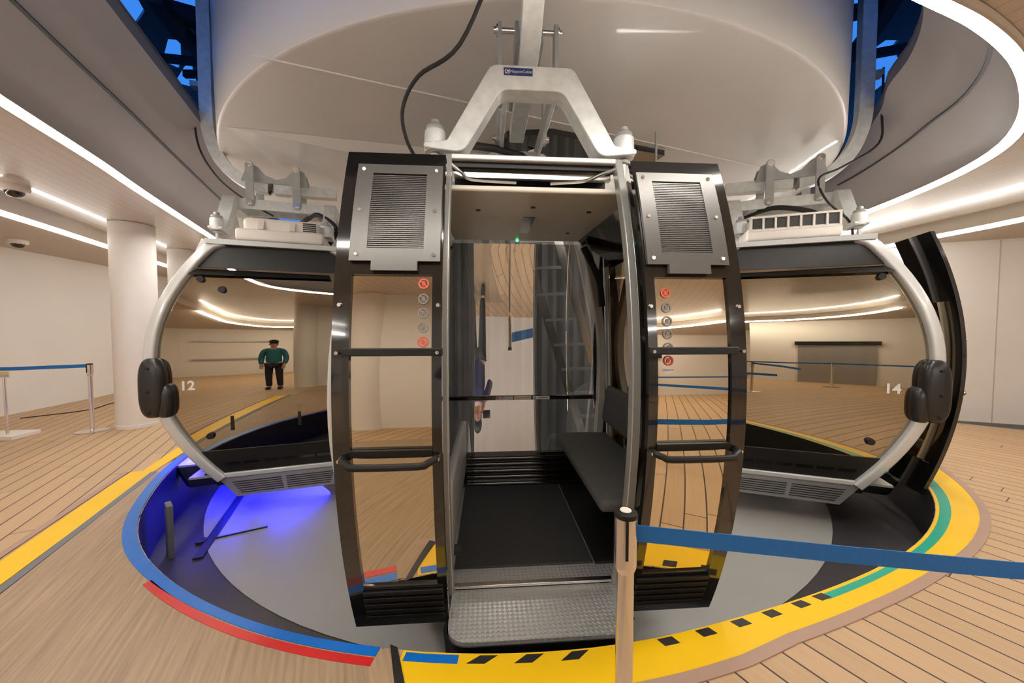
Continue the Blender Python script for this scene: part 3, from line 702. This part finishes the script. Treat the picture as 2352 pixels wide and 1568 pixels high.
    S = MB(); S.prism(out, lambda x, y, t: (x, y, t), -.03, -.012); ST = S.build('boarding_step', 'tread', R_, smooth=30)
    S = MB(); o2 = [(x * 1.012, y - .006) for x, y in out]; S.prism(o2, lambda x, y, t: (x * (1 - .1 * max(0, -t - .03) / .2), y + max(0, -t - .06) * .4, t), -.11, -.03)
    S.prism([(-.50, -.98), (-.44, -1.05), (-.40, -.7), (-.46, -.7)], lambda x, y, t: (x, y + (-t - .03) * .5, t), -.26, -.03); S.prism([(.50, -.98), (.44, -1.05), (.40, -.7), (.46, -.7)], lambda x, y, t: (x, y + (-t - .03) * .5, t), -.26, -.03)
    S.build('step_skirt', 'black_satin', ST, smooth=30)
    # doors
    if opened:
        door_leaf(R_, -1, .475, .953, .19); door_leaf(R_, 1, .475, .953, .19)
    else:
        door_leaf(R_, -1, .0, .47, -.16, False); door_leaf(R_, 1, .0, .47, -.16, False)
    # bumper pads
    if pad_side:
        s = pad_side
        p_ = MB(); p_.ball((s * (1.035), -.90, .93), (.08, .102, .285), 32, 3.0)
        p_.ball((s * 1.02, -.815, .80), (.075, .07, .165), 24, 3.0); PB = p_.build('bumper_pad', 'pad', R_, smooth=60)
        for zz in (1.12, .90, .70):
            p_ = MB(); p_.cyl((s * 1.112, -.905, zz), (s * 1.124, -.905, zz), .011, 12); p_.build('bumper_bolt', 'black_satin', PB)
    # roof unit
    u_ = MB(); u_.box((0, .13, 2.47), (1.74, .82, .13), bev=.03); u_.box((0, .13, 2.57), (1.62, .72, .20), bev=.05)
    for y in (-.05, .24): u_.prism([(.0, 2.53), (.075, 2.53), (.0, 2.655)], lambda a, b, t: (.80 + a, y + t * .05, b), -.5, .5)
    AC = u_.build('air_conditioner', 'white_plastic', R_)
    u_ = MB()
    for k in range(5): u_.box((.815, .40, 2.555 + k * .02), (.012, .13, .009))
    u_.build('side_grille', 'black_satin', AC, smooth=0)
    for k in range(7):
        u_ = MB(); u_.box((-.832, -.20 + k * .108, 2.575), (.05, .085, .115)); V = u_.build('vent_opening', 'black_satin', AC, smooth=0)
    u_ = MB()
    for k in range(8): u_.box((-.85, -.254 + k * .108, 2.575), (.05, .018, .135))
    u_.box((-.85, .124, 2.508), (.05, .78, .018)); u_.box((-.85, .124, 2.643), (.05, .78, .02)); u_.build('vent_frame', 'white_plastic', AC, smooth=0)
    u_ = MB(); u_.box((0, .13, 2.405), (1.70, .78, .03)); u_.build('unit_tray', 'black_satin', AC, smooth=0)
    # hanger: two yokes, beams, links, arm
    for sy in (-1, 1):
        yk = MB(); y0 = sy * .53
        o = [(-.64, 2.555, .02), (-.64, 2.585, .02), (-.505, 2.60, .02), (-.245, 3.045, .07), (.245, 3.045, .07), (.505, 2.60, .02), (.64, 2.585, .02), (.64, 2.555, .02),
             (.41, 2.53, .09), (.185, 2.905, .09), (-.185, 2.905, .09), (-.41, 2.53, .09)]
        yk.prism(fillet(o, .05, 5), lambda x, z, t: (x, y0 + t, z), -.065, .065)
        for sx in (-1, 1):
            yk.prism([(.50, 2.60), (.62, 2.665), (.64, 2.66), (.60, 2.59)], lambda x, z, t: (sx * x, y0 + t, z), -.012, .012)
        Y = yk.build('hanger_yoke', 'galv', R_, smooth=40, bev=.006)
        for sx in (-1, 1):
            d = MB(); d.lathe([(0, 2.545), (.062, 2.55), (.066, 2.57), (.062, 2.67), (.05, 2.68), (0, 2.68)], (sx * .58, y0, 0), 24); D_ = d.build('damper', 'galv', Y)
            d = MB(); d.lathe([(.05, 2.68), (.055, 2.69), (.05, 2.705), (.02, 2.71), (.02, 2.72), (.028, 2.72), (.026, 2.74), (0, 2.75)], (sx * .58, y0, 0), 16); d.lathe([(0, 2.52), (.03, 2.52), (.035, 2.535), (.02, 2.55)], (sx * .58, y0, 0), 16)
            d.cyl((sx * .58, y0, 2.36), (sx * .58, y0, 2.72), .018, 12); d.build('damper_bolt', 'galv_dark', Y)
        if sy < 0 and interior:
            d = MB(); d.box((-.085, y0 - .067, 3.005), (.17, .004, .042)); NP = d.build('name_plate', 'plate_blue', Y, smooth=0)
            text('plate_lettering', 'NipponCable', .024, 'sticker_white', Y, Matrix.Translation((-.068, y0 - .0695, 3.005)) @ Matrix.Rotation(pi / 2, 4, 'X'), .0003)
            d = MB(); d.box((-.148, y0 - .0695, 3.005), (.026, .001, .026)); d.build('plate_emblem', 'sticker_white', Y, smooth=0)
            text('emblem_letter', 'C', .028, 'plate_blue', Y, Matrix.Translation((-.148, y0 - .071, 3.005)) @ Matrix.Rotation(pi / 2, 4, 'X'), .0003, bold=.001)
            for q in (-.166, -.004):
                d = MB(); d.cyl((q, y0 - .068, 3.005), (q, y0 - .072, 3.005), .004, 8); d.build('rivet', 'chrome', Y)
    hb_ = MB()
    for sx in (-1, 1): hb_.bar([(sx * .155, -.57, 2.985), (sx * .155, .57, 2.985)], .03, .12)
    hb_.box((0, .30, 2.94), (.30, .10, .03)); hb_.build('hanger_beam', 'galv', R_, bev=.004)
    for sx in (-1, 1):
        for y in (-.34, .15):
            l_ = MB(); l_.prism(fillet([(-.042, 2.955, .04), (.042, 2.955, .04), (.042, 3.485, .04), (-.042, 3.485, .04)], .04, 6), lambda a, z, t: (sx * (.185 + t), y + a, z), -.012, .012)
            LK = l_.build('hanger_link', 'galv_dark', R_)
            for zz in (3.0, 3.44):
                l_ = MB(); l_.cyl((sx * .17, y, zz), (sx * .225, y, zz), .022, 12); l_.cyl((sx * .195, y, zz), (sx * .206, y, zz), .036, 16); l_.build('link_pin', 'chrome', LK)
    a_ = MB(); AP = spline([(0, -.80, 5.4), (0, -.80, 4.6), (0, -.80, 4.1), (0, -.775, 3.78), (0, -.67, 3.50), (0, -.48, 3.31), (0, -.25, 3.24), (0, .10, 3.24), (0, .58, 3.25)], 5)
    a_.sweep(AP, [(-.062, -.065), (.062, -.065), (.062, .065), (-.062, .065)], up=(0, -1, .02)); AR = a_.build('hanger_arm', 'galv', R_, smooth=40, bev=.004)
    a_ = MB(); prof = [(-.46, 3.28), (-.40, 3.46), (-.34, 3.49), (-.28, 3.46), (-.2, 3.37), (-.09, 3.33), (.02, 3.37), (.09, 3.46), (.15, 3.49), (.22, 3.46), (.27, 3.28)]
    for sx in (-1, 1): a_.prism(prof, lambda y, z, t: (sx * .075 + t, y, z), -.012, .012)
    a_.build('link_bracket', 'galv_dark', AR, smooth=0)
    for y in (-.34, .15):
        a_ = MB(); a_.cyl((-.17, y, 3.44), (.17, y, 3.44), .018, 12); a_.build('pivot_shaft', 'chrome', AR)
    a_ = MB(); a_.box((0, -.90, 4.35), (.10, .10, .06)); a_.build('cable_clip', 'galv_dark', AR)
    if cable:
        inv = R_.matrix_basis.inverted()
        c_ = MB(); c_.tube([inv @ Vector(p) for p in cable], .011, 10, smooth=6); c_.build('power_cable', 'black_rubber', R_)
    c_ = MB(); c_.tube([(.3, .5, 2.5), (.42, .62, 2.7), (.25, .4, 2.90), (-.1, .2, 2.92), (-.3, .05, 2.88), (-.45, -.2, 2.75), (-.6, -.25, 2.55)], .028, 10, smooth=5); c_.build('roof_hose', 'black_rubber', R_)
    return R_

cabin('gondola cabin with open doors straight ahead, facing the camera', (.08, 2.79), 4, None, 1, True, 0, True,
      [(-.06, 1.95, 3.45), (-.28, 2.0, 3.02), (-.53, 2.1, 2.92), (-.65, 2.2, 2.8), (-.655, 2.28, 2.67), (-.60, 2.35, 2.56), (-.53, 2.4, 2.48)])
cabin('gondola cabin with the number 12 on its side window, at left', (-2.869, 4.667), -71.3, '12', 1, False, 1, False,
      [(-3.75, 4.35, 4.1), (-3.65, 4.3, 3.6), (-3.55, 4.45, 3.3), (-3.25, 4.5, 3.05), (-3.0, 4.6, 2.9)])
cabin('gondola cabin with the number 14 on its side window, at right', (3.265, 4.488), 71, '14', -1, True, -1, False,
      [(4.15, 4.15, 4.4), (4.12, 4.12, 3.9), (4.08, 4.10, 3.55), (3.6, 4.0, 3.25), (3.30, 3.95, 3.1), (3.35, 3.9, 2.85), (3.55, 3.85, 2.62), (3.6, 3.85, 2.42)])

# blue lamp under the left cabin, shining on the pit floor
bl = bpy.data.lights.new('underfloor_lamp', 'AREA'); bl.energy = 95; bl.color = (.012, .012, 1.0); bl.shape = 'RECTANGLE'; bl.size = 1.5; bl.size_y = .6
bo = bpy.data.objects.new('underfloor_lamp', bl); COL.objects.link(bo); bo.location = (-2.95, 4.3, -.225); bo.rotation_euler = (radians(-12), radians(25), radians(20))

# ------------------------------------------------------------------ behind the cabins: curtain and ladder
mb = MB(); rows = []
for i in range(90):
    t = i / 89; x = -1.6 + 3.1 * t; yv = 5.6 + .05 * sin(i * 1.35) + .03 * sin(i * .61); rows.append([(x, yv, -.5), (x, yv + .01 * sin(i), 1.4), (x, yv, 3.25)])
mb.grid(rows); tag(mb.build('service_curtain', 'curtain', smooth=80), 'dark grey curtain hanging behind the middle cabin', 'curtain')
ld = thing('ladder', 'grey aluminium ladder leaning up behind the middle cabin', 'ladder', (0, 4.5, 0))
for (x0, x1) in ((-.19, 1.12), (.23, 1.52)):
    mb = MB(); mb.bar([(x0, -.28, 3.53), (x1, .25, -.5)], .035, .10, up=(-.95, 0, -.3)); mb.build('rail', 'alu', ld, smooth=0)
for k in range(12):
    t = .06 + k * .08; x = -.19 + 1.31 * t; y = -.25 + .5 * t; z = 3.37 - 3.87 * t
    mb = MB(); mb.bar([(x, y, z), (x + .42, y, z + .02)], .05, .035); mb.build('rung', 'galv_dark', ld, smooth=0)

sv = thing('added_fill_light', 'short white fill light added under the round housing, behind the middle cabin', 'light strip', (1.55, 3.95, 2.6))  # added emitter that brightens the curtain and ladder behind the rear glass
mb = MB(); mb.bar([(-.45, 0, 0), (.45, .03, 0)], .09, .03); mb.build('tube', 'led', sv, smooth=0)
mb = MB(); mb.box((0, .015, .045), (1.0, .16, .04)); mb.bar([(0, .015, .06), (0, .015, 1.0)], .02, .02); mb.build('fill_light_housing', 'galv_dark', sv, smooth=0)
# ------------------------------------------------------------------ belt posts
def belt_post(x, y, label, h=.955, belts=(), base=True):
    t = thing('belt_post', label, 'belt post', (x, y, 0), 0, 'belt posts')
    mb = MB(); mb.lathe([(0, .012), (.026, .012), (.026, h - .17), (.0, h - .17)], n=28); mb.build('shaft', 'chrome', t)
    mb = MB(); mb.lathe([(.026, h - .185), (.032, h - .17), (.0335, h - .16), (.0335, h - .018), (0, h - .018)], n=28); HD = mb.build('head', 'chrome', t)
    mb = MB(); mb.lathe([(.0335, h - .018), (.035, h - .012), (.033, h - .004), (.02, h), (0, h)], n=28); mb.build('cap', 'black_satin', t)
    mb = MB(); mb.lathe([(0, h), (.017, h), (.016, h + .002), (0, h + .0025)], n=24); mb.build('cap_disc', 'white_plastic', t)
    for a in (-100, 80):
        c, s_ = cos(radians(a)), sin(radians(a)); mb = MB(); mb.box((.033 * c, .033 * s_, h - .075), (.012, .008, .115), Matrix.Rotation(radians(a), 3, 'Z')); mb.build('belt_slot', 'black_satin', HD, smooth=0)
    mb = MB(); mb.lathe([(0, 0), (.17, 0), (.175, .006), (.15, .012), (.03, .02), (.026, .03), (0, .03)], n=40); mb.build('base_plate', 'chrome', t)
    for pts in belts:
        mb = MB(); P = [Vector(p) - Vector((x, y, 0)) for p in pts]; mb.bar(P, .0025, .05); mb.build('belt', 'belt', t, smooth=0)
    return t
belt_post(.34, 1.06, 'steel belt post with blue belt standing close in front of the middle cabin', belts=[[(.37, 1.06, .885), (.9, 1.04, .84), (1.45, 1.02, .798), (2.6, .95, .78)]])
belt_post(-6.10, 5.2, 'steel belt post standing on the left deck before the column', .985, [[(-6.08, 5.23, .95), (-7.6, 5.0, .915), (-9.0, 4.7, .93)]] if False else [[(-6.08, 5.23, .95), (-7.0, 5.02, .925), (-8.1, 4.77, .93)]])
belt_post(3.55, -3.6, 'steel belt post behind the photographer, reflected in the right cabin window', .985, [[(3.52, -3.6, .94), (2.7, -3.5, .92), (1.8, -3.3, .93)], [(3.58, -3.6, .94), (6.0, -3.5, .92), (9.0, -3.4, .93)]])
belt_post(2.1, -1.2, 'steel belt post behind the photographer, reflected in the right door leaf', .985, [[(2.13, -1.2, .94), (2.6, -.4, .92), (2.9, .4, .90)]])

# sign stand at the far left
sg = thing('sign_stand', 'small white notice on a thin stand at the left edge', 'sign', (-6.80, 4.82, 0))
mb = MB(); mb.box((-.1, .06, .03), (.48, .34, .06), Matrix.Rotation(radians(8), 3, 'Z')); mb.build('base_block', 'white_plastic', sg, bev=.006)
mb = MB(); mb.cyl((.0, 0, .06), (-.01, 0, .84), .016, 14); mb.build('pole', 'chrome', sg)
mb = MB(); mb.box((-.06, -.01, .875), (.30, .012, .085)); BD = mb.build('notice_board', 'sticker_white', sg, bev=.002)
mb = MB(); mb.box((.02, -.018, .903), (.12, .003, .02)); mb.build('yellow_stripe', 'yellow', BD, smooth=0)
mb = MB(); mb.box((.02, -.018, .868), (.11, .002, .006)); mb.box((.02, -.018, .852), (.11, .002, .005)); mb.build('text_lines', 'sticker_grey', BD, smooth=0)
mb = MB()
mb.slab([[(-.09 + q * cos(i * pi / 12), -.0185, .872 + q * sin(i * pi / 12)) for q in (.018, .027)] for i in range(25)], [[(-.09 + q * cos(i * pi / 12), -.0165, .872 + q * sin(i * pi / 12)) for q in (.018, .027)] for i in range(25)])
mb.box((-.09, -.0175, .872), (.008, .002, .04), Matrix.Rotation(radians(45), 3, 'Y')); mb.build('prohibition_mark', 'sticker_red', BD)

# dome cameras
def dome(x, y, z, label):
    t = thing('dome_camera', label, 'security camera', (x, y, z))
    mb = MB(); mb.lathe([(0, 0), (.11, 0), (.115, -.02), (.105, -.06), (.08, -.065), (0, -.065)], n=32); mb.build('housing', 'white_plastic', t)
    mb = MB(); mb.lathe([(.075, -.065), (.07, -.09), (.05, -.115), (0, -.13)], n=28); mb.build('lens_dome', 'black_gloss', t)
dome(-5.45, 4.02, 3.05, 'white dome camera on the plank ceiling at upper left')
dome(-7.75, 5.72, H, 'white dome camera under the low soffit near the left wall')

# floor cable at the left wall
mb = MB(); mb.tube([(-8.1, 5.9, .008), (-7.7, 6.5, .008), (-7.9, 7.1, .008), (-7.4, 7.0, .008), (-6.6, 6.6, .008), (-6.2, 7.6, .008)], .008, 8, smooth=6); tag(mb.build('floor_cable', 'black_rubber'), 'thin dark cable lying on the deck by the left wall', 'cable')

# wall trims on the right wall
d = (Vector((9.5, 4.91)) - Vector((6.6, 6.04))).normalized()
for k, q in enumerate((1.05, 2.0)):
    p = Vector((6.6, 6.04)) + d * q; mb = MB(); mb.box((p.x, p.y, 1.43), (.012, .012, 2.86), Matrix.Rotation(atan2(d.y, d.x), 3, 'Z')); struct(mb.build('trim_6', 'soffit', smooth=0))
# shutter with dark header on the back wall, door, dusk window
dd = thing('door_1', None, None); dd['kind'] = 'structure'
mb = MB(); mb.box((3.7, -4.97, .87), (1.6, .05, 1.74)); mb.build('shutter', 'shutter', dd, smooth=0)
mb = MB(); mb.box((3.7, -4.93, 1.82), (1.75, .12, .16)); mb.build('header', 'black_satin', dd, smooth=0)
wd = thing('window_1', None, None); wd['kind'] = 'structure'
mb = MB(); mb.box((-2.9, -8.12, 2.1), (2.2, .04, .08)); mb.box((-2.9, -8.12, 1.0), (2.2, .04, .08)); mb.build('frame', 'jamb', wd, smooth=0)

# ------------------------------------------------------------------ people (seen as reflections)
def skin_mesh(name, m, parent, V, E, Rr, root=0, sub=2):
    me = bpy.data.meshes.new(name); me.from_pydata(V, E, []); me.materials.append(M[m])
    o = bpy.data.objects.new(name, me); COL.objects.link(o)
    if parent is not None: o.parent = parent
    md = o.modifiers.new('skin', 'SKIN'); md.use_smooth_shade = True
    if not me.skin_vertices: me.skin_vertices.new(name='skin')
    for i, r in enumerate(Rr):
        sv = me.skin_vertices[0].data[i]; sv.radius = r if isinstance(r, tuple) else (r, r); sv.use_root = (i == root)
    s = o.modifiers.new('sub', 'SUBSURF'); s.levels = s.render_levels = sub
    return o

def person(label, loc, rotz, top, legs, pose, cap=False):
    t = thing('person', label, 'person', loc, rotz)
    # joints: +y is where the person faces
    el, wr = pose['el'], pose['wr']
    V = [(0, 0, .93), (0, 0, 1.08), (0, .0, 1.26), (0, -.01, 1.40), (0, 0, 1.47), (0, .02, 1.56), (0, .025, 1.66)]; E_ = [(i, i + 1) for i in range(6)]
    Rr = [(.15, .11), (.135, .10), (.155, .11), (.12, .09), .05, (.075, .09), (.06, .075)]
    for s in (-1, 1):
        b = len(V); sh = (s * .185, -.01, 1.37); e = (s * el[0], el[1], el[2]); w = (s * wr[0], wr[1], wr[2])
        V += [sh, e, w]; E_ += [(3, b), (b, b + 1), (b + 1, b + 2)]; Rr += [.058, .045, .032]
        dv = (Vector(w) - Vector(e)).normalized(); pm = Vector(w) + dv * .07
        V.append(tuple(pm)); E_.append((b + 2, b + 3)); Rr.append((.036, .022))
        side = dv.cross(Vector((0, 0, 1))); side = side.normalized() if side.length > .1 else Vector((1, 0, 0))
        for k, ln in enumerate((.062, .074, .07, .055)):
            p1 = pm + side * (-.03 + .02 * k) + dv * .03; p2 = p1 + dv * ln * .6 + Vector((0, 0, -.012))
            c = len(V); V += [tuple(p1), tuple(p2)]; E_ += [(b + 3, c), (c, c + 1)]; Rr += [.0095, .008]
        p1 = Vector(w) + dv * .035 + side * -s * .035; p2 = p1 + dv * .035 + side * -s * .012; c = len(V); V += [tuple(p1), tuple(p2)]; E_ += [(b + 2, c), (c, c + 1)]; Rr += [.011, .009]
        b = len(V); V += [(s * .095, 0, .88), (s * .105, .02, .48), (s * .11, -.01, .09), (s * .12, .12, .035)]; E_ += [(0, b), (b, b + 1), (b + 1, b + 2), (b + 2, b + 3)]; Rr += [.085, .058, .04, .035]
    body = skin_mesh('body', 'skin', t, V, E_, Rr)
    VJ = [(0, 0, .86), (0, 0, 1.08), (0, 0, 1.27), (0, -.01, 1.41), (0, 0, 1.46)]; EJ = [(0, 1), (1, 2), (2, 3), (3, 4)]; RJ = [(.185, .14), (.165, .125), (.18, .13), (.13, .10), (.07, .07)]
    for s in (-1, 1):
        b = len(VJ); sh = Vector((s * .19, -.01, 1.37)); e = Vector((s * el[0], el[1], el[2])); w = Vector((s * wr[0], wr[1], wr[2]))
        VJ += [tuple(sh), tuple(e), tuple(e + (w - e) * .9)]; EJ += [(3, b), (b, b + 1), (b + 1, b + 2)]; RJ += [.078, .064, .05]
    skin_mesh('jacket', top, t, VJ, EJ, RJ)
    VT = [(0, 0, .93)]; ET = []; RT = [(.155, .125)]
    for s in (-1, 1):
        b = len(VT); VT += [(s * .095, 0, .84), (s * .105, .02, .48), (s * .11, -.01, .07)]; ET += [(0, b), (b, b + 1), (b + 1, b + 2)]; RT += [.10, .078, .065]
    skin_mesh('trousers', legs, t, VT, ET, RT)
    for s in (-1, 1):
        mb = MB(); mb.ball((s * .115, .07, .045), (.05, .14, .045), 20, 2.6); mb.build('shoe', 'shoe', t)
    mb = MB(); mb.ball((0, .0, 1.665), (.092, .108, .085), 20); mb.ball((0, -.035, 1.60), (.085, .075, .09), 16); hr = mb.build('hair', 'hair', t)
    if cap:
        mb = MB(); mb.ball((0, .0, 1.69), (.10, .115, .07), 20); mb.ball((0, .12, 1.675), (.08, .08, .012), 16); mb.build('cap', 'hair', t)
    mb = MB(); mb.ball((0, .115, 1.585), (.014, .022, .018), 12)
    for s in (-1, 1): mb.ball((s * .082, .02, 1.585), (.012, .02, .03), 12)
    mb.build('nose_and_ears', 'skin', t)
    for s in (-1, 1):
        mb = MB(); mb.ball((s * .032, .098, 1.615), (.013, .010, .008), 12); mb.build('eye', 'black_satin', t)
    mb = MB(); mb.ball((0, .098, 1.54), (.026, .012, .006), 12); mb.build('mouth', 'sticker_red', t)
    return t
person('person in teal jacket and dark trousers, reflected in the left cabin window', (-2.1, -1.6, 0), radians(15), 'teal', 'jeans', {'el': (.25, .0, 1.10), 'wr': (.22, .12, .86)}, True)
ph = person('person in navy jacket holding up a phone, reflected in the rear glass', (-.17, -.42, 0), 0, 'jacket', 'jeans', {'el': (.27, .12, 1.18), 'wr': (.12, .27, 1.40)})
pn = thing('phone', 'dark phone held up by the person in the navy jacket', 'phone', (-.005, -.035, 1.48))
mb = MB(); mb.box((0, 0, 0), (.15, .008, .072), bev=.003); mb.build('casing', 'black_gloss', pn)
